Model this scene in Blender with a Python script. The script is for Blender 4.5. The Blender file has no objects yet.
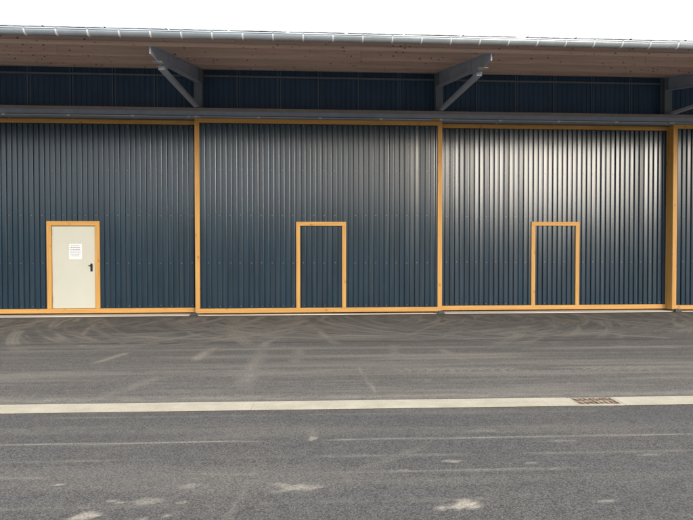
import bpy, bmesh, math, random
import numpy as np
from mathutils import Vector, Matrix

random.seed(7)
rng = np.random.default_rng(11)
D = bpy.data
COL = bpy.context.scene.collection
R = math.radians

# ------------------------------------------------------------------ materials
class NT:
    """small helper to write node trees"""
    def __init__(self, name):
        self.m = D.materials.new(name)
        self.m.use_nodes = True
        self.t = self.m.node_tree
        self.t.nodes.clear()
        self.out = self.t.nodes.new('ShaderNodeOutputMaterial')
        self.b = self.t.nodes.new('ShaderNodeBsdfPrincipled')
        self.t.links.new(self.b.outputs[0], self.out.inputs[0])

    def n(self, kind, **kw):
        nd = self.t.nodes.new('ShaderNode' + kind)
        for k, v in kw.items():
            setattr(nd, k, v)
        return nd

    def link(self, a, b):
        self.t.links.new(a, b)

    def sock(self, v, s):
        if hasattr(v, 'is_output'):
            self.link(v, s)
        else:
            s.default_value = v

    def coords(self, scale=(1, 1, 1), rand=False):
        tc = self.n('TexCoord')
        mp = self.n('Mapping')
        mp.inputs['Scale'].default_value = scale
        v = tc.outputs['Object']
        if rand:
            oi = self.n('ObjectInfo')
            mul = self.n('VectorMath', operation='MULTIPLY')
            self.link(oi.outputs['Random'], mul.inputs[0])
            mul.inputs[1].default_value = (37.0, 53.0, 71.0)
            add = self.n('VectorMath', operation='ADD')
            self.link(v, add.inputs[0]); self.link(mul.outputs[0], add.inputs[1])
            v = add.outputs[0]
        self.link(v, mp.inputs['Vector'])
        return mp.outputs[0]

    def noise(self, vec, scale, detail=3, rough=0.55, dist=0.0):
        nd = self.n('TexNoise')
        self.link(vec, nd.inputs['Vector'])
        nd.inputs['Scale'].default_value = scale
        nd.inputs['Detail'].default_value = detail
        nd.inputs['Roughness'].default_value = rough
        nd.inputs['Distortion'].default_value = dist
        return nd.outputs['Fac']

    def voro(self, vec, scale, feature='F1'):
        nd = self.n('TexVoronoi', feature=feature)
        self.link(vec, nd.inputs['Vector'])
        nd.inputs['Scale'].default_value = scale
        return nd.outputs['Distance']

    def ramp(self, fac, stops, interp='LINEAR'):
        nd = self.n('ValToRGB')
        cr = nd.color_ramp
        cr.interpolation = interp
        while len(cr.elements) < len(stops):
            cr.elements.new(0.5)
        for e, (p, c) in zip(cr.elements, stops):
            e.position = p
            if not hasattr(c, '__len__'):
                c = (c, c, c)
            e.color = (*c, 1)
        self.link(fac, nd.inputs[0])
        return nd.outputs[0]

    def mix(self, fac, a, b, blend='MIX'):
        nd = self.n('Mix', data_type='RGBA', blend_type=blend)
        self.sock(fac, nd.inputs[0])
        for v, s in ((a, nd.inputs[6]), (b, nd.inputs[7])):
            if isinstance(v, tuple) and len(v) == 3:
                v = (*v, 1)
            self.sock(v, s)
        return nd.outputs[2]

    def math(self, op, a, b=0.0, clamp=False):
        nd = self.n('Math', operation=op)
        nd.use_clamp = clamp
        self.sock(a, nd.inputs[0]); self.sock(b, nd.inputs[1])
        return nd.outputs[0]

    def bump(self, h, strength=0.3, dist=0.01):
        nd = self.n('Bump')
        nd.inputs['Strength'].default_value = strength
        nd.inputs['Distance'].default_value = dist
        self.link(h, nd.inputs['Height'])
        self.link(nd.outputs[0], self.b.inputs['Normal'])

    def fin(self, color=None, rough=None, metal=None, spec=None):
        for v, k in ((color, 'Base Color'), (rough, 'Roughness'), (metal, 'Metallic'), (spec, 'Specular IOR Level')):
            if v is not None:
                if isinstance(v, tuple) and len(v) == 3:
                    v = (*v, 1)
                self.sock(v, self.b.inputs[k])
        return self.m


def mat_cladding(name, base, rough=0.36):
    t = NT(name)
    v = t.coords((1, 1, .22))
    n1 = t.noise(v, 3.0, 4, .6)
    vs = t.coords((9, 9, .25))
    n2 = t.noise(vs, 1.6, 3, .6)
    c = t.mix(t.ramp(n1, [(.3, 0), (.75, 1)]), tuple(x * .86 for x in base), tuple(x * 1.16 for x in base))
    # thin dust runs down the sheet
    c = t.mix(t.math('MULTIPLY', t.ramp(n2, [(.52, 0), (.8, 1)]), .16), c, (.16, .155, .14))
    r = t.ramp(n2, [(.2, rough - .025), (.8, rough + .03)])
    # slight oil-canning of the thin sheet
    vb = t.coords((1, 1, .35))
    h = t.noise(vb, 2.2, 2, .5)
    t.bump(h, .2, .005)
    return t.fin(c, r, 0.0, .6)


def mat_wood(name, axis, light, dark, knotc, knots=1.0, rough=.55, kd=5.5):
    """softwood board: grain along axis 0=x 2=z"""
    t = NT(name)
    s = [14, 14, 14]; s[axis] = .55
    v = t.coords(tuple(s), True)
    g = t.noise(v, 1.5, 5, .62, .6)
    s2 = [60, 60, 60]; s2[axis] = 1.6
    g2 = t.noise(t.coords(tuple(s2), True), 1.0, 3, .6)
    s3 = [1.0, 1.0, 1.0]; s3[axis] = .35
    big = t.noise(t.coords(tuple(s3), True), 1.1, 2, .5)
    f = t.math('ADD', t.math('MULTIPLY', g, .65), t.math('MULTIPLY', g2, .35))
    c = t.mix(t.ramp(f, [(.36, 0), (.64, 1)]), dark, light)
    c = t.mix(t.math('MULTIPLY', t.ramp(big, [(.35, 0), (.7, 1)]), .3), c, tuple(x * .78 for x in light))
    s4 = [kd, kd, kd]; s4[axis] = kd * .72
    k = t.voro(t.coords(tuple(s4), True), 1.0)
    kk = t.ramp(k, [(.08, 1), (.15, .55), (.21, 0)])
    kn = t.noise(t.coords((1.3, 1.3, 1.3), True), 1.0, 1)
    kk = t.math('MULTIPLY', kk, t.ramp(kn, [(.40, 0), (.5, 1)]))
    c = t.mix(t.math('MULTIPLY', kk, knots), c, knotc)
    t.bump(g2, .12, .003)
    return t.fin(c, rough, 0.0, .35)


def mat_paint(name, base, rough=.45, metal=0.0, var=.12, scale=4.0):
    t = NT(name)
    n = t.noise(t.coords((1, 1, 1), True), scale, 5, .62)
    c = t.mix(t.ramp(n, [(.3, 0), (.72, 1)]), tuple(x * (1 - var) for x in base), tuple(min(.9, x * (1 + var)) for x in base))
    r = t.ramp(n, [(.3, rough - .05), (.7, rough + .07)])
    return t.fin(c, r, metal, .5)


def mat_asphalt():
    t = NT('asphalt')
    v = t.coords()
    at = t.n('Attribute'); at.attribute_name = 'marks'
    sep = t.n('SeparateColor'); t.link(at.outputs['Color'], sep.inputs[0])
    dust, dark, zone = sep.outputs[0], sep.outputs[1], sep.outputs[2]
    fine = t.noise(v, 125, 2, .7)
    grain = t.noise(v, 48, 3, .75)
    stone = t.voro(v, 70)
    mid = t.noise(v, 9, 5, .7)
    big = t.noise(v, .55, 4, .6)
    streak = t.noise(t.coords((.45, 8.0, 1)), 1.0, 6, .7, .5)
    streak2 = t.noise(t.coords((1.4, 38.0, 1)), 1.0, 4, .65)
    base = t.mix(zone, (.104, .096, .087), (.140, .125, .107))
    base = t.mix(t.ramp(big, [(.3, 0), (.7, .5)]), base, (.142, .123, .103))
    lay = t.math('ADD', t.math('MULTIPLY', zone, .34), .10)
    base = t.mix(t.math('MULTIPLY', t.ramp(streak, [(.42, 0), (.70, 1)]), lay), base, (.235, .203, .162))
    base = t.mix(t.math('MULTIPLY', t.ramp(streak2, [(.48, 0), (.72, 1)]), lay), base, (.075, .072, .068))
    # bare stone grains in the binder
    base = t.mix(1.0, base, t.ramp(fine, [(.30, .45), (.5, 1.0), (.70, 1.75)]), 'MULTIPLY')
    base = t.mix(1.0, base, t.ramp(grain, [(.28, .82), (.5, 1.0), (.74, 1.2)]), 'MULTIPLY')
    base = t.mix(1.0, base, t.ramp(stone, [(.0, 1.35), (.4, 1.0), (.8, .6)]), 'MULTIPLY')
    base = t.mix(1.0, base, t.ramp(mid, [(.25, .82), (.75, 1.18)]), 'MULTIPLY')
    brk = t.ramp(grain, [(.36, .35), (.58, 1.0)])
    c = t.mix(t.math('MULTIPLY', dark, .85, True), base, (.040, .039, .037))
    c = t.mix(t.math('MULTIPLY', dust, brk, True), c, (.46, .395, .30))
    h = t.math('ADD', t.math('MULTIPLY', fine, .6), t.math('MULTIPLY', stone, -.5))
    t.bump(h, .4, .004)
    return t.fin(c, .88, 0.0, .25)


def mat_concrete(name, a, b, axis=0):
    t = NT(name)
    v = t.coords()
    n = t.noise(v, 3.5, 6, .65)
    f = t.noise(v, 90, 3, .6)
    s = t.noise(t.coords((.7, 9, 1)), 1.0, 4, .6)
    c = t.mix(t.ramp(n, [(.3, 0), (.7, 1)]), a, b)
    c = t.mix(t.math('MULTIPLY', t.ramp(s, [(.5, 0), (.75, 1)]), .3), c, tuple(x * .68 for x in a))
    c = t.mix(1.0, c, t.ramp(f, [(.25, .85), (.75, 1.12)]), 'MULTIPLY')
    t.bump(f, .25, .003)
    return t.fin(c, .85, 0.0, .25)


def mat_rust(name):
    t = NT(name)
    v = t.coords()
    n = t.noise(v, 26, 5, .7)
    c = t.ramp(n, [(.3, (.09, .05, .03)), (.45, (.23, .145, .095)), (.55, (.34, .27, .19)), (.7, (.50, .43, .30))])
    t.bump(n, .4, .003)
    return t.fin(c, .8, .0, .3)


M = {}
M['clad'] = mat_cladding('anthracite_sheet', (.0175, .037, .057), .185)
M['clad_up'] = mat_cladding('blue_shade_sheet', (.052, .105, .19), .42)  # bluish shade under the canopy is put into this sheet's colour
M['wood_h'] = mat_wood('larch_board_along', 0, (.70, .39, .11), (.52, .25, .06), (.26, .11, .035), .5)
M['wood_v'] = mat_wood('larch_board_upright', 2, (.70, .39, .11), (.52, .25, .06), (.26, .11, .035), .5)
M['purlin'] = mat_wood('spruce_beam', 0, (.84, .63, .54), (.62, .43, .355), (.16, .085, .065), .95, .7, 10.5)
M['steel'] = mat_paint('grey_blue_steel', (.43, .475, .57), .42)
M['header'] = mat_paint('header_steel', (.35, .405, .51), .45)
M['steel_dk'] = mat_paint('dark_steel', (.19, .225, .265), .4)
M['beam_top'] = mat_paint('brown_grey_steel', (.32, .27, .25), .5)  # brown-grey tone for the front edge of the header beam
M['zinc'] = mat_paint('zinc_sheet', (.52, .575, .61), .33, .6, .10, 3.0)
M['steel_blk'] = mat_paint('black_steel', (.045, .05, .055), .5)
M['strip'] = mat_paint('cover_strip_paint', (.20, .26, .33), .45)
M['track'] = mat_paint('track_steel', (.27, .30, .345), .4, 0)
M['galv'] = mat_paint('galvanised_sheet', (.60, .61, .61), .4, .3, .12, 6.0)
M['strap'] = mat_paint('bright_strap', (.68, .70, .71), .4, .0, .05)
M['roofgrey'] = mat_paint('coated_roof_sheet', (.55, .56, .565), .5)
M['white'] = mat_paint('cream_door_paint', (.61, .60, .50), .38, 0, .03, 2.0)
M['black'] = mat_paint('black_plastic', (.012, .012, .013), .35)
M['paper'] = mat_paint('white_paper', (.82, .82, .82), .7, 0, .02)
M['ink'] = mat_paint('grey_ink', (.30, .30, .32), .7, 0, .05)
M['screw'] = mat_paint('screw_head', (.17, .20, .23), .3, .3)
M['asphalt'] = mat_asphalt()
M['channel'] = mat_concrete('pale_concrete', (.43, .37, .265), (.57, .50, .37))
M['sill'] = mat_concrete('sill_concrete', (.70, .655, .57), (.80, .755, .67))
M['joint'] = mat_paint('joint_filler', (.06, .055, .05), .8)
M['rust'] = mat_rust('rusty_iron')
M['pit_shade'] = mat_paint('pit_shade_paint', (.02, .018, .015), .9)


# ------------------------------------------------------------------ mesh helpers
class MB:
    def __init__(self):
        self.v = []; self.f = []; self.mi = []

    def add(self, vs, fs, mi=0):
        o = len(self.v)
        self.v += [tuple(p) for p in vs]
        self.f += [tuple(i + o for i in f) for f in fs]
        self.mi += [mi] * len(fs)
        return self

    def box(self, x0, x1, y0, y1, z0, z1, mi=0):
        vs = [(x, y, z) for z in (z0, z1) for y in (y0, y1) for x in (x0, x1)]
        fs = [(0, 2, 3, 1), (4, 5, 7, 6), (0, 1, 5, 4), (2, 6, 7, 3), (0, 4, 6, 2), (1, 3, 7, 5)]
        return self.add(vs, fs, mi)

    def prism(self, poly, axis, a, b, mi=0):
        """closed polygon (2D) extruded along axis; poly in the two other axes in order"""
        def P(p, t):
            if axis == 0: return (t, p[0], p[1])
            if axis == 1: return (p[0], t, p[1])
            return (p[0], p[1], t)
        n = len(poly)
        vs = [P(p, a) for p in poly] + [P(p, b) for p in poly]
        fs = [tuple(range(n)), tuple(range(2 * n - 1, n - 1, -1))]
        fs += [(i, i + n, (i + 1) % n + n, (i + 1) % n) for i in range(n)]
        return self.add(vs, fs, mi)

    def tube(self, p, q, r, seg=12, mi=0, caps=True):
        p, q = Vector(p), Vector(q)
        d = (q - p).normalized()
        a = d.orthogonal().normalized(); b = d.cross(a)
        vs = []
        for c in (p, q):
            for i in range(seg):
                t = 2 * math.pi * i / seg
                vs.append(c + a * (math.cos(t) * r) + b * (math.sin(t) * r))
        fs = [(i, (i + 1) % seg, (i + 1) % seg + seg, i + seg) for i in range(seg)]
        if caps:
            fs += [tuple(range(seg - 1, -1, -1)), tuple(range(seg, 2 * seg))]
        return self.add(vs, fs, mi)

    def bar(self, p, q, w, h, mi=0):
        """square tube between two points; w across x, h across the other"""
        p, q = Vector(p), Vector(q)
        d = (q - p).normalized()
        a = Vector((1, 0, 0)); b = d.cross(a).normalized()
        vs = []
        for c in (p, q):
            for sx, sz in ((-1, -1), (1, -1), (1, 1), (-1, 1)):
                vs.append(c + a * (sx * w / 2) + b * (sz * h / 2))
        fs = [(3, 2, 1, 0), (4, 5, 6, 7)] + [(i, (i + 1) % 4, (i + 1) % 4 + 4, i + 4) for i in range(4)]
        return self.add(vs, fs, mi)

    def build(self, name, mats, parent=None, bevel=0.0, smooth=False):
        me = D.meshes.new(name)
        me.from_pydata(self.v, [], self.f)
        if not isinstance(mats, (list, tuple)):
            mats = [mats]
        for m in mats:
            me.materials.append(m)
        me.polygons.foreach_set('material_index', self.mi)
        bm = bmesh.new(); bm.from_mesh(me)
        bmesh.ops.recalc_face_normals(bm, faces=bm.faces)
        if bevel:
            bmesh.ops.bevel(bm, geom=list(bm.edges), offset=bevel, segments=2, affect='EDGES', clamp_overlap=True)
        bm.to_mesh(me); bm.free()
        if smooth:
            me.polygons.foreach_set('use_smooth', [True] * len(me.polygons))
        me.update()
        o = D.objects.new(name, me)
        COL.objects.link(o)
        if parent:
            o.parent = parent
        return o


def tag(o, label=None, cat=None, group=None, kind=None):
    if cat and not kind: kind = 'thing'
    for k, v in (('label', label), ('category', cat), ('group', group), ('kind', kind)):
        if v: o[k] = v
    return o


def empty(name, loc):
    o = D.objects.new(name, None)
    o.location = loc
    o.empty_display_size = .3
    COL.objects.link(o)
    return o


def copy_part(o, parent, loc=None):
    c = o.copy(); COL.objects.link(c); c.parent = parent
    if loc is not None: c.location = loc
    for ch in list(o.children):
        copy_part(ch, c)
    return c


# ------------------------------------------------------------------ trapezoidal sheet
PITCH = .1275
def sheet(mb, x0, x1, z0, z1, yf, depth=.032, phase=0.0, nz=1, jit=.0017, seed=0):
    """open trapezoidal sheet facing -y, crest at yf; ribs locked to a common phase"""
    rr = random.Random(seed)
    pts = []
    k0 = math.floor((x0 - phase) / PITCH) - 1
    k1 = math.ceil((x1 - phase) / PITCH) + 1
    prof = []
    for k in range(k0, k1 + 1):
        rk = random.Random(k * 13 + 5)
        b = phase + k * PITCH
        j = [rk.uniform(-jit, jit) for _ in range(6)]
        # crest with a shallow centre bead, sloped webs, flat valley
        q = min(1.0, depth / .032)
        prof += [(b - .0465, yf + .0048 * q + j[0]), (b - .042, yf + .0017 * q + j[0]), (b - .036, yf + j[0]),
                 (b + .036, yf + j[1]), (b + .042, yf + .0017 * q + j[1]), (b + .0465, yf + .0048 * q + j[1]),
                 (b + .054, yf + depth + j[2] * .5), (b + PITCH - .054, yf + depth + j[3] * .5)]
    def yat(x):
        for (xa, ya), (xb, yb) in zip(prof, prof[1:]):
            if xa <= x <= xb:
                return ya + (yb - ya) * (x - xa) / max(1e-9, xb - xa)
        return yf
    xs = [(x0, yat(x0))] + [p for p in prof if x0 + 1e-4 < p[0] < x1 - 1e-4] + [(x1, yat(x1))]
    zs = [z0 + (z1 - z0) * i / nz for i in range(nz + 1)]
    n = len(xs)
    vs = [(x, y + .0, z) for z in zs for x, y in xs]
    fs = [(r * n + i, r * n + i + 1, (r + 1) * n + i + 1, (r + 1) * n + i) for r in range(nz) for i in range(n - 1)]
    mb.add(vs, fs, 0)
    # back skin so that the panel is a closed thickness
    mb.box(x0, x1, yf + depth + .006, yf + depth + .03, z0, z1, 0)


def screws(mb, x0, x1, zs, yf, phase=0.0, every=2, mi=1):
    k0 = math.ceil((x0 + .03 - phase) / PITCH); k1 = math.floor((x1 - .03 - phase) / PITCH)
    for z in zs:
        for k in range(k0, k1 + 1):
            if k % every: continue
            rk = random.Random(k * 31 + int(z * 97))
            x = phase + k * PITCH + rk.uniform(-.012, .012); zz = z + rk.uniform(-.008, .008)
            mb.tube((x, yf - .004, zz), (x, yf + .004, zz), .0105, 8, mi)
            mb.tube((x, yf - .010, zz), (x, yf - .004, zz), .007, 6, mi)


# ------------------------------------------------------------------ sliding doors
Z0, Z1 = .055, 4.765
RAIL = .10
STILE = .112
SCREW_Z = [.215, 1.27, 2.43, 3.535, 4.61]

def sliding_door(x0, x1, yf, wicket, label, thick=.215):
    cx = (x0 + x1) / 2
    w = (x1 - x0) / 2
    T = empty('sliding_door', (cx, yf, 0))
    tag(T, label, 'sliding door', 'timber framed sliding doors of the hall')
    y0, y1 = 0.0, thick
    rail_b = MB().box(-w, w, y0 + .002, y1, Z0, Z0 + RAIL + .01)
    rail_b.build('bottom_rail', M['wood_h'], T, .004)
    MB().box(-w, w, y0 + .002, y1, Z1 - RAIL, Z1).build('top_rail', M['wood_h'], T, .004)
    for s in (-1, 1):
        a, b = (-w, -w + STILE) if s < 0 else (w - STILE, w)
        MB().box(a, b, y0, y1 - .002, Z0 + RAIL + .0105, Z1 - RAIL - .0005).build('stile', M['wood_v'], T, .004)
    zb, zt = Z0 + RAIL + .01, Z1 - RAIL
    yc = y0 + .028                                  # crest of the sheet behind the timber face
    ph = (x0 * .37) % PITCH
    mb = MB()
    xa, xb = -w + STILE - .02, w - STILE + .02
    if wicket is None:
        sheet(mb, xa, xb, zb - .02, zt + .02, yc, phase=ph)
        screws(mb, xa + .02, xb - .02, SCREW_Z, yc, ph)
    else:
        wx0, wx1, wzt, fw = wicket['x0'] - cx, wicket['x1'] - cx, wicket['top'], wicket['fw']
        i0, i1 = wx0 + fw - .02, wx1 - fw + .02
        sheet(mb, xa, i0, zb - .02, zt + .02, yc, phase=ph)
        sheet(mb, i1, xb, zb - .02, zt + .02, yc, phase=ph)
        sheet(mb, i0, i1, wzt - fw + .02, zt + .02, yc, phase=ph)
        screws(mb, xa + .02, wx0, SCREW_Z, yc, ph)
        screws(mb, wx1, xb - .02, SCREW_Z, yc, ph)
        screws(mb, wx0 + .02, wx1 - .02, [z for z in SCREW_Z if z > wzt], yc, ph)
    mb.build('cladding', [M['clad'], M['screw']], T)
    if wicket:
        F = empty('wicket_frame', (0, 0, 0)); F.parent = T
        jy0, jy1 = y0 - .006, y0 + .12
        for a, b in ((wx0, wx0 + fw), (wx1 - fw, wx1)):
            MB().box(a, b, jy0, jy1, zb + .0005, wzt - fw - .0005).build('jamb', M['wood_v'], F, .004)
        MB().box(wx0, wx1, jy0 - .001, jy1, wzt - fw, wzt).build('lintel', M['wood_h'], F, .004)
        if wicket.get('white'):
            lx0, lx1 = wx0 + fw + .004, wx1 - fw - .004
            lz0, lz1 = zb + .006, wzt - fw - .018
            leaf = MB().box(lx0, lx1, y0 + .032, y0 + .075, lz0, lz1).build('wicket_door', M['white'], T, .003)
            leaf['label'] = 'plain cream painted steel door leaf'
            MB().box(lx0 - .01, lx1 + .01, y0 + .079, y0 + .1, lz0 - .004, lz1 + .0165).build('door_rebate', M['white'], leaf)
            for z in (lz0 + .14, lz1 - .2):
                MB().tube((lx0 + .018, y0 + .022, z), (lx0 + .018, y0 + .022, z + .17), .012, 10).build('hinge', M['galv'], leaf)
            hx, hz = lx1 - .092, 1.175
            plate = MB()
            plate.prism([(hx - .022, hz - .105), (hx + .022, hz - .105), (hx + .026, hz - .09), (hx + .026, hz + .07), (hx + .015, hz + .088),
                         (hx - .015, hz + .088), (hx - .026, hz + .07), (hx - .026, hz - .09)], 1, y0 + .022, y0 + .033)
            plate.tube((hx, y0 - .022, hz + .045), (hx, y0 + .024, hz + .045), .012, 10)
            plate.tube((hx + .006, y0 - .02, hz + .045), (hx - .052, y0 - .02, hz + .036), .0125, 10)
            plate.tube((hx, y0 + .012, hz - .05), (hx, y0 + .023, hz - .05), .016, 12)
            plate.build('door_handle', M['black'], leaf, 0, False)
        else:
            dl = MB()
            a, b = wx0 + fw + .006, wx1 - fw - .006
            sheet(dl, a, b, zb + .006, wzt - fw - .008, yc + .004, phase=ph)
            screws(dl, a, b, [1.27, .215], yc + .004, ph)
            dl.build('wicket_door', [M['clad'], M['screw']], T)
    return T


YF = -.24
W = .10
sliding_door(-8.87, -2.70, 0.0, dict(x0=-6.414, x1=-5.16, top=2.296, fw=.112, white=True),
             'dark grey corrugated sliding door with the cream painted walk door in it')
sliding_door(-2.818, 3.236, YF, dict(x0=-.38, x1=.842, top=2.276, fw=.098),
             'middle dark grey corrugated sliding door with a clad walk door, seen whole')
sliding_door(3.128, 9.30, 0.0, dict(x0=5.607, x1=6.868, top=2.299, fw=.10),
             'glossy dark grey corrugated sliding door above the drain grate, with a clad walk door')
sliding_door(9.197, 15.25, YF, None,
             'dark grey sliding door cut off at the right edge, showing its wide timber side')

# paper notice taped to the cream door
nx, nz = -5.744, 1.557
P = MB().box(-.152, .152, -.0015, .0015, -.187, .187).build('paper_notice', M['paper'])
P.location = (nx, .0295, nz)
tag(P, 'white printed paper notice taped on the cream walk door', 'notice')
rr = random.Random(4)
for z, hgt, wd in ((.135, .022, .105), (.088, .026, .122), (.040, .026, .126), (.004, .020, .120), (-.036, .024, .125), (-.074, .020, .118), (-.112, .018, .10)):
    tx = MB()
    x = -wd
    while x < wd - .012:
        l = rr.uniform(.018, .05)
        tx.box(x, min(wd, x + l), -.0026, -.0021, z, z + hgt * .6)
        x += l + .009
    tx.build('text_line', M['ink'], P)

# floor guides at the foot of the doors
def guide(x, y, label):
    g = MB()
    g.box(-.10, .10, -.05, .05, .0, .012)
    g.box(-.075, .075, -.035, -.02, .012, .075)
    g.box(-.075, .075, .02, .035, .012, .075)
    g.tube((0, 0, .012), (0, 0, .085), .018, 10)
    o = g.build('door_guide', M['steel_blk'], None, .002)
    o.location = (x, y, .004)
    tag(o, label, 'door guide', 'steel guides at the feet of the sliding doors')
guide(-2.84, -.34, 'small dark steel floor guide nearest to the cream walk door')
guide(3.19, -.34, 'small dark steel floor guide at the right foot of the middle sliding door')
guide(9.28, -.34, 'small dark steel floor guide below the wide timber side of the rightmost door')

# ------------------------------------------------------------------ the hall with its canopy
B = empty('hall_building', (3.2, 0, 0))
tag(B, 'long dark corrugated hall with deep timber canopy, grey steel arms and zinc gutter', 'building')
BX = 3.2
XL, XR = -15.0, 21.0            # world extents
def bx(mb, x0, x1, *a):          # box given in world x
    return mb.box(x0 - BX, x1 - BX, *a)

# upper wall above the doors and the wall behind them
uw = MB()
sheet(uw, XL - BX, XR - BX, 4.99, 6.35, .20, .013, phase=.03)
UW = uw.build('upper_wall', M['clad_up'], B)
MB().box(XL - BX, XR - BX, .155, .195, 5.885, 5.93).build('wall_rail', M['steel_dk'], UW)
k = -14
x = -13.96
strip0 = None
while x < 20:
    if abs(((x + 2.76) / 5.95) - round((x + 2.76) / 5.95)) > .025:
        if strip0 is None:
            s_ = MB()
            s_.box(-.042, -.024, .183, .203, 5.0, 6.08)
            s_.box(.024, .038, .187, .203, 5.0, 6.08)
            strip0 = s_.build('cover_strip', M['strip'], UW); strip0.location = (x - BX, 0, 0)
        else:
            copy_part(strip0, UW, (x - BX, 0, 0))
    x += 1.012
bw = MB()
bw.box(XL - BX, XR - BX, .30, .34, 0, 6.3)
bw.build('back_wall', M['clad'], B)
for xx in (XL, XR):
    e_ = MB()
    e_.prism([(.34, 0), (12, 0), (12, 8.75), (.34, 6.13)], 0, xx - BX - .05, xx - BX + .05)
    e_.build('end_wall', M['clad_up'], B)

# header beam
hb = MB()
bx(hb, XL, XR, -.33, .15, 4.925, 4.988)
bx(hb, XL, XR, -.30, .10, 4.835, 4.9245)
HB = hb.build('header_beam', [M['header']], B)
fl = MB()
bx(fl, XL, XR, -.345, -.3305, 4.922, 4.992)
fl.build('beam_edge', M['beam_top'], HB)

# door tracks hung below the header
TR0 = None
for yt, zc in ((YF + .08, 4.80), (.09, 4.80)):
    tr = MB()
    tr.prism([(yt - .045, zc - .035), (yt - .012, zc - .035), (yt - .012, zc - .028), (yt - .038, zc - .028), (yt - .038, zc + .012), (yt - .03, zc + .024),
              (yt + .03, zc + .024), (yt + .038, zc + .012), (yt + .038, zc - .028), (yt + .012, zc - .028), (yt + .012, zc - .035), (yt + .045, zc - .035),
              (yt + .045, zc + .016), (yt + .034, zc + .032), (yt - .034, zc + .032), (yt - .045, zc + .016)], 0, XL - BX, XR - BX)
    T_ = tr.build('sliding_track', M['track'], B)
    if yt < 0:
        MB().tube((XL - BX, yt - .054, zc + .014), (XR - BX, yt - .054, zc + .014), .0085, 10).build('track_glint', M['strap'], T_, 0, True)  # added bright tube, stands in for the sky glint along the track
    br0 = None
    for i in range(-8, 13):
        xb_ = -1.284 + 1.4985 * i
        if not (XL < xb_ < XR): continue
        if br0 is None:
            b_ = MB()
            b_.box(-.035, .035, yt - .064, yt + .053, zc - .012, zc + .0345)
            b_.tube((0, yt - .072, zc + .012), (0, yt - .06, zc + .012), .016, 8)
            br0 = b_.build('track_bracket', M['strap'], T_, .003); br0.location = (xb_ - BX, 0, 0)
        else:
            copy_part(br0, T_, (xb_ - BX, 0, 0))
    if yt < 0:
        for xs_, mm, ln in ((-2.96, 'galv', .075), (-2.70, 'galv', .06), (3.07, 'wood_h', .17), (9.16, 'galv', .145)):
            s_ = MB().box(xs_ - BX - ln / 2, xs_ - BX + ln / 2, yt - .075, yt - .047, zc - .012, zc + .028)
            s_.build('end_stop', M[mm], T_, .003)

# posts, cantilever arms and braces
posts = [-8.71, -2.755, 3.195, 9.145, 15.09]
SL = math.tan(R(12.75))
def ztop(y):                      # top of the arms
    return 5.085 + (y + 4.2) * SL
post0 = arm0 = None
for px in posts:
    if post0 is None:
        p_ = MB()
        p_.box(-.095, .095, -.098, -.086, 4.992, 5.985)      # H section
        p_.box(-.095, .095, .086, .098, 4.992, 6.03)
        p_.box(-.005, .005, -.086, .086, 4.992, 6.00)
        p_.box(-.11, .11, -.12, .12, 4.989, 5.003)
        post0 = p_.build('steel_post', M['steel_dk'], B)
        post0.location = (px - BX, 0, 0)
        a_ = MB()
        # web: nose at the eave, deeper towards the wall
        zb_ = lambda y: ztop(y) - .325
        web = [(-4.16, ztop(-4.16) - .012), (-4.16, 4.945), (-3.70, 4.965), (-3.28, 4.985), (-2.98, ztop(-2.98) - .225), (-.10, ztop(-.10) - .335), (-.10, ztop(-.10) - .012)]
        a_.prism(web, 0, -.006, .006)
        def plate(y0, z0, y1, z1, wdt, th, up=True):
            d = Vector((0, y1 - y0, z1 - z0)).normalized(); nrm = Vector((0, -d.z, d.y)) * th * (1 if up else -1)
            q = [(y0, z0), (y1, z1), (y1 + nrm.y, z1 + nrm.z), (y0 + nrm.y, z0 + nrm.z)]
            a_.prism(q, 0, -wdt / 2, wdt / 2)
        plate(-4.17, ztop(-4.17) - .012, .10, ztop(.10) - .012, .15, .012)
        plate(-2.98, ztop(-2.98) - .225, -.0985, ztop(-.0985) - .335, .15, .012, False)
        a_.box(-.011, .011, -4.168, -4.160, 4.945, ztop(-4.16) - .014)       # nose edge plate
        # stiffener where the brace meets
        a_.box(-.07, .07, -3.005, -2.993, ztop(-2.98) - .22, ztop(-3.0) - .014)
        arm0 = a_.build('cantilever_arm', M['steel'], B)
        arm0.location = (px - BX, 0, 0)
        MB().bar((0, -3.44, 4.938), (0, -.10, 5.05), .115, .07).build('brace', M['steel'], arm0, .006)
        for pa, pb in (((-.09, -3.72, 4.964), (.09, -3.60, 4.976)), ((-.075, -3.40, 4.978), (.075, -3.26, 4.990))):
            pl = MB().box(pa[0], pb[0], pa[1], pb[1], pa[2], pb[2])
            pl.build('connection_plate', M['galv'], arm0, .002)
    else:
        copy_part(post0, B, (px - BX, 0, 0))
        copy_part(arm0, B, (px - BX, 0, 0))

# timber purlins on the arms, each run made of butted lengths
def zbot(y): return ztop(y) + .003
purl = []
for i, (yp, hh, first) in enumerate(((-4.20, .215, -13.2), (-2.63, .225, -10.9), (-1.12, .225, -14.1), (.02, .20, -12.3))):
    x = first - 6
    segs = []
    a0 = XL
    joint = [j for j in np.arange(first, XR, 5.95)] + [XR]
    for j in joint:
        if j - a0 > .3:
            segs.append((a0, j)); a0 = j
    for (s0, s1) in segs:
        p_ = MB()
        cxm = (s0 + s1) / 2
        hx = (s1 - s0) / 2 - .002
        p_.box(-hx, hx, -.045, .045, 0, hh)
        o = p_.build('timber_purlin', M['purlin'], B, .004)
        o.location = (cxm - BX, yp, zbot(yp - .045) + rr.uniform(-.003, .003))
# drip batten along the foot of the eave purlin
MB().box(XL - BX, XR - BX, -4.268, -4.2465, zbot(-4.245) - .004, zbot(-4.245) + .034).build('eave_batten', M['purlin'], B, .003)

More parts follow.
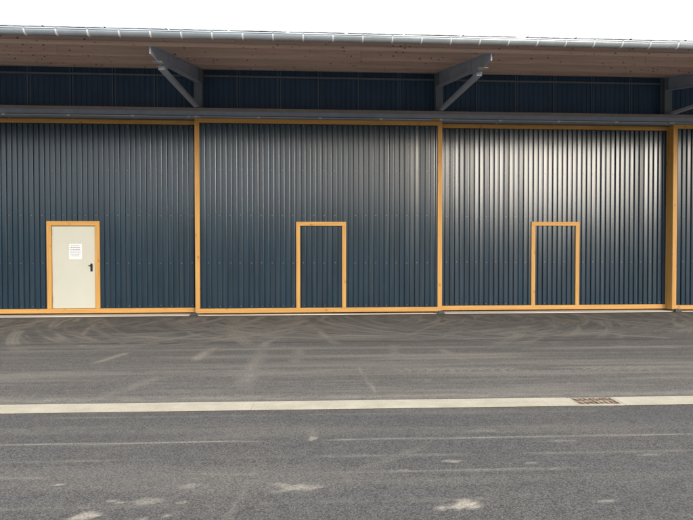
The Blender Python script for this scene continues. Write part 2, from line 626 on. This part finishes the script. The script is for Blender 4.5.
# roof sheets, each a metre wide, with lapped ends at the eave
ang = math.atan(SL)
zr = lambda y: ztop(y) + .26
sh0 = None
x = -3.40 - 12
while x < XR - 1:
    if sh0 is None:
        s_ = MB()
        prof = []
        for r in range(4):
            b0 = -.475 + r * .2375
            prof += [(b0, 0), (b0 + .035, .006), (b0 + .15, .006), (b0 + .185, 0)]
        prof.append((.475, 0))
        Y0, Y1 = -4.43, 11.8
        n = len(prof)
        vs = []
        for y in (Y0, Y1):
            for (a, h) in prof:
                vs.append((a, y, zr(y) + h * .5))
            for (a, h) in prof:
                vs.append((a, y, zr(y) + h * .5 - .022))
        fs = []
        for i in range(n - 1):
            fs.append((i, i + 1, 2 * n + i + 1, 2 * n + i))
            fs.append((n + i + 1, n + i, 3 * n + i, 3 * n + i + 1))
            fs.append((i + 1, i, n + i, n + i + 1))
        s_.add(vs, fs)
        s_.box(-.475, -.25, -4.4295, Y0 + .02, zr(Y0) - .022, zr(Y0) - .0005)
        sh0 = s_.build('roof_sheet', M['roofgrey'], B)
        sh0.location = (x + .5 - BX, 0, 0)
    else:
        c_ = copy_part(sh0, B, (x + .5 - BX, 0, 0))
        if abs(x - 3.6) < .01:
            c_.scale.x = .85; c_.location.x += .075
    x += 1.0
# deck lining below the sheets, kept back from the eave
dk = MB()
dk.prism([(-4.15, zr(-4.15) - .045), (11.8, zr(11.8) - .045), (11.8, zr(11.8) - .024), (-4.15, zr(-4.15) - .024)], 0, XL - BX, XR - BX)
dk.build('roof_deck', M['galv'], B)

# gutter
GY, GZ, GR = -4.50, 5.178, .082
g = MB()
N = 18
outer = [(GY + GR * math.cos(t), GZ + GR * math.sin(t)) for t in [math.pi * (1 + i / N) for i in range(N + 1)]]
inner = [(GY + (GR - .004) * math.cos(t), GZ + (GR - .004) * math.sin(t)) for t in [math.pi * (2 - i / N) for i in range(N + 1)]]
g.prism(outer + inner, 0, XL - BX, XR - BX)
Gt = g.build('gutter', M['zinc'], B)
md = Gt.data; md.polygons.foreach_set('use_smooth', [len(p.vertices) == 4 for p in md.polygons])
MB().tube((XL - BX, GY - GR, GZ + .004), (XR - BX, GY - GR, GZ + .004), .0105, 10).build('gutter_bead', M['zinc'], Gt, 0, True)
ef = MB()
ef.prism([(-4.2, GZ + .105), (-4.425, GZ + .082), (-4.432, GZ + .0), (-4.428, GZ + .0), (-4.421, GZ + .078), (-4.2, GZ + .101)], 0, XL - BX, XR - BX)
ef.build('eave_flashing', M['galv'], B)
gb0 = None
i = 0
for i in range(72):
    xg = -14.65 + .5005 * i
    if xg > XR - .1: break
    if gb0 is None:
        b_ = MB()
        ro, ri = GR + .006, GR + .0005
        o_ = [(GY + ro * math.cos(t), GZ + ro * math.sin(t)) for t in [math.pi * (1 + q / 14) for q in range(15)]]
        i_ = [(GY + ri * math.cos(t), GZ + ri * math.sin(t)) for t in [math.pi * (2 - q / 14) for q in range(15)]]
        b_.prism(o_ + i_, 0, -.013, .013)
        b_.box(-.014, .014, GY + GR - .002, GY + GR + .004, GZ, GZ + .08)
        b_.box(-.014, .014, GY - GR - .016, GY - GR + .006, GZ + .0145, GZ + .019)
        gb0 = b_.build('gutter_bracket', M['strap'], Gt); gb0.location = (xg - BX, 0, 0)
    else:
        copy_part(gb0, Gt, (xg - BX, 0, 0))

# ------------------------------------------------------------------ ground
def vnoise(X, Y, sx, sy, seed):
    """value noise in numpy, cell size sx, sy"""
    r = np.random.default_rng(seed)
    L = r.random((257, 257))
    u = X / sx + 1000.3; v = Y / sy + 1000.7
    iu = np.floor(u).astype(int); iv = np.floor(v).astype(int)
    fu = u - iu; fv = v - iv
    fu = fu * fu * (3 - 2 * fu); fv = fv * fv * (3 - 2 * fv)
    g = lambda a, b: L[a % 257, b % 257]
    return (g(iu, iv) * (1 - fu) + g(iu + 1, iv) * fu) * (1 - fv) + (g(iu, iv + 1) * (1 - fu) + g(iu + 1, iv + 1) * fu) * fv

def fnoise(X, Y, sx, sy, seed, oct=3):
    a = 0; w = 1; tot = 0
    for o in range(oct):
        a = a + w * vnoise(X, Y, sx / 2 ** o, sy / 2 ** o, seed + o * 17); tot += w; w *= .55
    return a / tot

STEP = .032
fx = np.arange(-10.5, 13.5, STEP)
fy = np.concatenate([np.arange(-12.2, -8.0, .025), np.arange(-8.0, -4.6, STEP), np.arange(-4.6, .3, .02)])
gx = np.concatenate([[-420, -160, -60, -25, -14], fx, [17, 30, 60, 160, 420]])
gy = np.concatenate([[-420, -160, -60, -25, -15], fy, [2, 6, 20, 60, 420]])
X, Y = np.meshgrid(gx, gy)
dust = np.zeros_like(X); dark = np.zeros_like(X)

def sstep(a, b, v):
    t = np.clip((v - a) / (b - a), 0, 1); return t * t * (3 - 2 * t)

LS = -.0185                              # lanes run slightly askew to the hall
def lane(y0):                            # distance across a laying lane
    return Y - (y0 + LS * X)

strip_c = -8.305
zone = sstep(-.12, .1, lane(strip_c))     # 1 = yard side towards the hall
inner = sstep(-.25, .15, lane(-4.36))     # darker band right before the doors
wob = (fnoise(X, Y, .9, .5, 3) - .5)

# laying seams: fine cream lines
def seam(y0, wdt, amt, seed, brk=.42, x0=-99, x1=99):
    global dust
    d = np.abs(lane(y0) + .02 * (vnoise(X, X * 0, .7, 1, seed) - .5))
    m = np.exp(-(d / wdt) ** 2) * sstep(brk - .12, brk + .15, fnoise(X, X * 0 + seed, .55, 1, seed + 5, 3))
    m = m * (.5 + .6 * sstep(.1, .8, fnoise(X, X * 0 + 3.3, .25, 1, seed + 9, 4)))
    m = m * sstep(x0 - .3, x0 + .3, X) * (1 - sstep(x1 - .3, x1 + .3, X))
    dust = np.maximum(dust, m * amt)
seam(-9.345, .014, .62, 21, .34)
seam(-9.72, .02, .30, 22, .45)
seam(-10.03, .018, .34, 23, .48)
seam(-9.08, .014, .15, 24, .5)
seam(-10.5, .022, .18, 25, .5)
seam(-8.62, .02, .22, 26, .5)
seam(-6.62, .05, .30, 27, .38)
seam(-7.25, .03, .20, 28, .45)
seam(-7.62, .03, .22, 29, .45)
seam(-5.55, .04, .16, 30, .45)
# dusty margins beside the channel
m = np.exp(-((lane(-7.98)) / .12) ** 2) * fnoise(X, Y, .16, .05, 41) * .55
dust = np.maximum(dust, m)
dark = np.maximum(dark, np.exp(-((lane(-8.135)) / .018) ** 2) * .8 * sstep(.35, .6, fnoise(X, Y, .5, .2, 42)))
# the dark seam before the doors
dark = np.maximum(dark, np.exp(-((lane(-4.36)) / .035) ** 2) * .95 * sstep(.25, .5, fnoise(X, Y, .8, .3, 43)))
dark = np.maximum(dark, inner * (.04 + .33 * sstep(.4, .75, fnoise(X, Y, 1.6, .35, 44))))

# tread prints of a tyre running along the hall
ph = (X * 7.2 + np.abs(((lane(-6.70) / .11) % 2) - 1) * 1.3)
m = (np.sin(ph * math.pi * 2) > .15) * np.exp(-((lane(-6.70)) / .16) ** 4)
dust = np.maximum(dust, m * .42 * sstep(.32, .55, fnoise(X, Y, .9, .6, 45)) * sstep(0, 1.5, X))
dark = np.maximum(dark, (1 - m) * np.exp(-((lane(-6.70)) / .16) ** 4) * .16 * sstep(0, 1.5, X))

# turning tracks of vehicles fanning out before the doors: bundles of fine parallel arcs
def arcs():
    global dust, dark
    r = random.Random(23)
    gate = sstep(-5.4, -3.9, Y) * (1 - sstep(-.75, -.32, Y))
    sub = np.where((gy > -5.5) & (gy < .1))[0]
    sl_ = slice(sub[0], sub[-1] + 1)
    Xs, Ys, gs = X[sl_], Y[sl_], gate[sl_]
    n1 = fnoise(Xs, Ys, .9, .5, 71); n2 = fnoise(Xs, Ys, .35, .18, 72); n3 = fnoise(Xs, Ys, 1.8, .9, 73)
    for k in range(60):
        xd = r.choice((-5.8, -5.8, .2, .2, .2, 3.4, 6.2, 6.2, 6.2, 9.0, -2.6))
        sgn = r.choice((-1, 1))
        rad = r.uniform(2.2, 8.5)
        xs = xd + r.uniform(-1.6, 1.6)
        cx_, cy_ = xs + sgn * rad, r.uniform(-1.2, 1.0)
        sq = r.uniform(.75, 1.5)
        d0 = np.hypot(Xs - cx_, (Ys - cy_) * sq) - rad
        side = sstep(-.2, .3, -(Xs - cx_) * sgn)
        nn = (n1, n2, n3)[k % 3]
        lo = r.uniform(.26, .44)
        fade = sstep(lo, lo + .28, nn)
        tw = r.uniform(.05, .15)
        pitch = r.uniform(.07, .11)
        env = np.exp(-(d0 / tw) ** 4)
        rib = .62 + .38 * (np.cos(d0 / pitch * 2 * math.pi) > .1)
        m = env * rib * side * fade * gs
        if r.random() < .66:
            dust[sl_] = np.maximum(dust[sl_], m * r.uniform(.25, .62))
        else:
            dark[sl_] = np.maximum(dark[sl_], m * r.uniform(.3, .65))
arcs()

def swirls():
    # brushed look of many turning wheels: streaks that follow arcs about pivots beside each door
    global dust, dark
    sub = np.where((gy > -5.2) & (gy < .1))[0]
    sl_ = slice(sub[0], sub[-1] + 1)
    Xs, Ys = X[sl_], Y[sl_]
    gate = sstep(-4.55, -3.6, Ys) * (1 - sstep(-.7, -.3, Ys))
    sd = 500
    for xd in (-5.8, -2.7, .2, 3.2, 6.2, 9.2):
        for sg, off in ((-1, 4.4), (1, 4.6), (-1, 7.5), (1, 7.2)):
            px_, py_ = xd + sg * off, -.1
            rr_ = np.hypot(Xs - px_, (Ys - py_) * 1.15)
            th_ = np.arctan2((Ys - py_) * 1.15, (Xs - px_) * -sg)
            n = fnoise(rr_, th_, .11, .35, sd, 3)
            w = np.exp(-((rr_ - off) / 1.5) ** 2) * sstep(-.1, .25, -th_) * sstep(.3, .62, fnoise(Xs, Ys, 1.7, 1.0, sd + 3))
            dust[sl_] = np.maximum(dust[sl_], sstep(.54, .74, n) * w * gate * .46)
            dark[sl_] = np.maximum(dark[sl_], sstep(.54, .74, 1 - n) * w * gate * .42)
            sd += 7
swirls()

# wiped dusty streaks
def stroke(p, q, w, amt, seed, soft=.3):
    global dust
    p = np.array(p); q = np.array(q); d = q - p; L = np.hypot(*d)
    t = ((X - p[0]) * d[0] + (Y - p[1]) * d[1]) / L ** 2
    s = np.abs((X - p[0]) * d[1] - (Y - p[1]) * d[0]) / L
    m = np.exp(-(s / w) ** 2) * sstep(-.12, .12, t) * (1 - sstep(.88, 1.12, t))
    m = m * (.45 + .8 * sstep(.3, .65, fnoise(X, Y, .22, .3, seed)))
    dust = np.maximum(dust, np.clip(m, 0, 1) * amt)
for i, (p, q, w, a) in enumerate([
        ((-1.70, -5.85), (-1.58, -4.75), .085, .44), ((-.78, -7.5), (-.80, -4.3), .11, .30), ((-.80, -4.7), (-.79, -4.25), .08, .42),
        ((-.23, -6.2), (-.20, -4.75), .09, .22), ((-3.05, -5.95), (-2.85, -5.15), .06, .42), ((.62, -6.4), (.72, -8.0), .022, .40),
        ((2.05, -5.2), (2.2, -6.2), .07, .26), ((1.36, -4.7), (1.24, -5.9), .08, .22), ((-.53, -10.8), (-.41, -10.1), .02, .16),
        ((.30, -10.05), (.9, -9.55), .04, .14), ((-.1, -1.9), (.40, -4.5), .09, .45), ((-.2, -2.4), (-.95, -5.0), .08, .32),
        ((.5, -1.8), (1.9, -4.2), .07, .30), ((-4.4, -2.4), (-3.0, -4.6), .07, .28), ((6.3, -1.6), (7.6, -4.2), .07, .35), ((6.0, -1.7), (8.6, -3.9), .06, .32),
        ((5.6, -3.9), (6.4, -4.35), .06, .5), ((5.0, -5.1), (5.9, -5.3), .06, .35), ((-1.9, -6.9), (-2.3, -7.9), .10, .20),
        ((3.5, -4.6), (3.9, -4.5), .05, .45), ((4.2, -3.6), (4.9, -3.75), .05, .4)]):
    stroke(p, q, w, a, 200 + i)

# pale dried puddles and spills in front
def spot(x, y, rx, ry, amt, seed):
    global dust
    d = np.hypot((X - x) / rx, (Y - y) / ry) + (fnoise(X, Y, .10, .07, seed, 4) - .5) * 1.9
    dust = np.maximum(dust, amt * (1 - sstep(.5, 1.05, d)))
for i, s in enumerate([(.96, -10.59, .15, .085, .95), (.80, -10.64, .04, .02, .6), (-.12, -10.27, .15, .075, .6), (-.10, -10.27, .05, .025, .5), (0.0, -9.30, .035, .05, .62), (.0, -9.12, .06, .14, .22),
                       (-1.35, -10.60, .12, .06, .75), (-1.27, -10.40, .035, .018, .62), (-1.2, -10.42, .03, .015, .6), (-1.03, -10.42, .10, .055, .42), (-.83, -10.2, .09, .035, .40),
                       (1.05, -9.88, .09, .028, .55), (.66, -10.02, .045, .03, .36), (1.86, -10.60, .045, .018, .6), (-1.72, -10.12, .03, .016, .7), (-.82, -10.45, .03, .014, .6),
                       (2.6, -9.85, .08, .025, .4), (1.62, -9.95, .06, .02, .38), (1.74, -10.08, .05, .02, .35), (2.1, -9.5, .16, .03, .28), (.30, -10.72, .02, .015, .7), (-1.0, -10.66, .03, .02, .6), (-.87, -10.62, .02, .02, .6), (1.5, -9.2, .12, .03, .25)]):
    spot(*s, 300 + i)
# broad sandy film in front
film = sstep(.5, .8, fnoise(X, Y, 2.4, .28, 61)) * .09 * (1 - zone) + sstep(.45, .8, fnoise(X, Y, 3.0, .22, 62)) * .24 * zone * (1 - .4 * inner)
dust = np.clip(np.maximum(dust, film) + film * .2, 0, 1)

nyy, nxx = X.shape
co = np.stack([X, Y, np.zeros_like(X)], -1).reshape(-1, 3)
idx = np.arange(nyy * nxx).reshape(nyy, nxx)
quads = np.stack([idx[:-1, :-1], idx[:-1, 1:], idx[1:, 1:], idx[1:, :-1]], -1).reshape(-1, 4)
me = D.meshes.new('asphalt_yard')
me.vertices.add(len(co)); me.vertices.foreach_set('co', co.astype(np.float32).ravel())
me.loops.add(quads.size); me.loops.foreach_set('vertex_index', quads.astype(np.int32).ravel())
me.polygons.add(len(quads)); me.polygons.foreach_set('loop_start', np.arange(0, quads.size, 4, dtype=np.int32))
me.update(calc_edges=True)
ca = me.color_attributes.new('marks', 'FLOAT_COLOR', 'POINT')
ca.data.foreach_set('color', np.stack([dust, dark, zone, np.ones_like(X)], -1).astype(np.float32).ravel())
me.materials.append(M['asphalt'])
G = D.objects.new('asphalt_yard', me); COL.objects.link(G)
tag(G, kind='structure')

# concrete drainage strip, cast in lengths
st = MB()
L = 3.0
xs = -36.6
SW = .150
gr0, gr1 = 2.74, 3.16
def strip_piece(a, b):
    st.prism([(a, -SW), (b, -SW), (b, SW), (a, SW)], 2, .0, .005)
while xs < 36:
    a, b = xs + .0012, xs + L - .0012
    if a < gr0 and b > gr1:
        strip_piece(a, gr0 - .038); strip_piece(gr1 + .038, b)
    else:
        strip_piece(a, b)
    xs += L
S = st.build('concrete_channel', M['channel'])
S.location = (0, strip_c, .004); S.rotation_euler = (0, 0, math.atan(LS))
tag(S, kind='structure')

# drain grate
gx0 = 2.95
DG = empty('drain_grate', (gx0, strip_c + LS * gx0, 0))
DG.rotation_euler = (0, 0, math.atan(LS))
tag(DG, 'rusty slotted iron drain grate set in the pale concrete strip', 'drain grate')
fr = MB()
hw, hd = .245, .141
for a in ((-hw, hw, -hd, -hd + .022), (-hw, hw, hd - .022, hd), (-hw, -hw + .03, -hd + .022, hd - .022), (hw - .03, hw, -hd + .022, hd - .022)):
    fr.box(*a, .0, .008)
fr.build('frame', M['channel'], DG, .0015)
ba = MB()
ix, iy = hw - .032, hd - .024
ba.box(-ix, ix, -.014, .014, .001, .0105)
ba.box(-ix, ix, -iy, -iy + .018, .001, .0105); ba.box(-ix, ix, iy - .018, iy, .001, .0105)
nb = 8
for r_ in range(2):
    ya, yb = (-iy + .018, -.014) if r_ == 0 else (.014, iy - .018)
    for q in range(nb + 1):
        xc = -ix + 2 * ix * q / nb
        sk = .012
        w_ = .0115
        p4 = [(max(-ix, min(ix, xc - w_ + sk)), ya), (max(-ix, min(ix, xc + w_ + sk)), ya), (max(-ix, min(ix, xc + w_ - sk)), yb), (max(-ix, min(ix, xc - w_ - sk)), yb)]
        ba.prism(p4, 2, .001, .0100)
ba.build('slotted_plate', M['rust'], DG)
MB().box(-ix, ix, -iy, iy, .0006, .0009).build('pit', M['pit_shade'], DG)  # thin dark sheet: the shade below the slots put into its colour

# concrete sill under the doors
sl = MB()
sl.box(-18, 24, -.29, .30, 0, .012)
SI = sl.build('concrete_sill', M['sill'])
tag(SI, kind='structure')

# added unseen wooded ridge behind the camera, darkens the foot of the sheet reflections
hm = MB()
NX = 90
rows = []
for j, (yy, hf) in enumerate(((-150, 0.0), (-158, .55), (-168, .85), (-185, 1.0), (-230, 1.1), (-300, .0))):
    for i in range(NX):
        xx = -520 + 1040 * i / (NX - 1)
        hgt = 15 + 3.5 * math.sin(xx * .011 + 1) + 2.0 * math.sin(xx * .047) + rr.uniform(-1.1, 1.1) * (hf > 0)
        rows.append((xx, yy + 14 * math.sin(xx * .006), hgt * hf - (.2 if hf == 0 else 0)))
hm.add(rows, [(j * NX + i, j * NX + i + 1, (j + 1) * NX + i + 1, (j + 1) * NX + i) for j in range(5) for i in range(NX - 1)])
tH = NT('added_ridge_green')
nH = tH.noise(tH.coords((1, 1, 1)), .35, 5, .7)
HL = hm.build('added_ridge', tH.fin(tH.ramp(nH, [(.3, (.03, .045, .022)), (.7, (.075, .095, .045))]), .9, 0, .2))
tag(HL, kind='structure')

# ------------------------------------------------------------------ light
SUN_EL, SUN_AZ = 13.0, 24.5            # azimuth to the right of straight behind the camera
sd = Vector((math.sin(R(SUN_AZ)) * math.cos(R(SUN_EL)), -math.cos(R(SUN_AZ)) * math.cos(R(SUN_EL)), math.sin(R(SUN_EL))))
sun = D.lights.new('sun', 'SUN')
sun.energy = 1.0
sun.angle = R(20)
sun.color = (1.0, .955, .88)
so = D.objects.new('sun', sun); COL.objects.link(so)
so.rotation_euler = sd.to_track_quat('Z', 'Y').to_euler()

w = D.worlds.new('World'); bpy.context.scene.world = w
w.use_nodes = True
nt = w.node_tree; nt.nodes.clear()
out = nt.nodes.new('ShaderNodeOutputWorld'); bg = nt.nodes.new('ShaderNodeBackground')
sky = nt.nodes.new('ShaderNodeTexSky'); sky.sky_type = 'NISHITA'; sky.sun_disc = False
sky.sun_elevation = R(SUN_EL); sky.sun_rotation = math.atan2(sd.x, sd.y)
sky.air_density = 1.0; sky.dust_density = 4.0; sky.ozone_density = 1.0
mixn = nt.nodes.new('ShaderNodeMix'); mixn.data_type = 'RGBA'
mixn.inputs[0].default_value = .6
mixn.inputs[7].default_value = (16.5, 17.6, 19.4, 1)     # even high cloud
nt.links.new(sky.outputs[0], mixn.inputs[6]); nt.links.new(mixn.outputs[2], bg.inputs[0])
bg.inputs[1].default_value = .10
nt.links.new(bg.outputs[0], out.inputs[0])

# ------------------------------------------------------------------ camera
sc = bpy.context.scene
cam = D.cameras.new('camera'); co_ = D.objects.new('camera', cam); COL.objects.link(co_)
cam.sensor_width = 36; cam.sensor_fit = 'HORIZONTAL'; cam.lens = 560 / 693 * 36
cam.clip_end = 2000; cam.clip_start = .05
th, pit, rol = R(3.55), R(1.02), R(.07)
F = Vector((math.sin(th) * math.cos(pit), math.cos(th) * math.cos(pit), -math.sin(pit)))
R0 = Vector((math.cos(th), -math.sin(th), 0)); U0 = R0.cross(F)
Rv = R0 * math.cos(rol) - U0 * math.sin(rol); Uv = U0 * math.cos(rol) + R0 * math.sin(rol)
mw = Matrix.Identity(4)
for i in range(3):
    mw[i][0], mw[i][1], mw[i][2] = Rv[i], Uv[i], -F[i]
mw.translation = Vector((0, -14.0, 1.585))
co_.matrix_world = mw
sc.camera = co_
sc.render.engine = 'CYCLES'
sc.view_settings.view_transform = 'Standard'
sc.view_settings.look = 'None'
sc.view_settings.exposure = .7
sc.view_settings.gamma = 1.0
sc.view_settings.use_curve_mapping = False
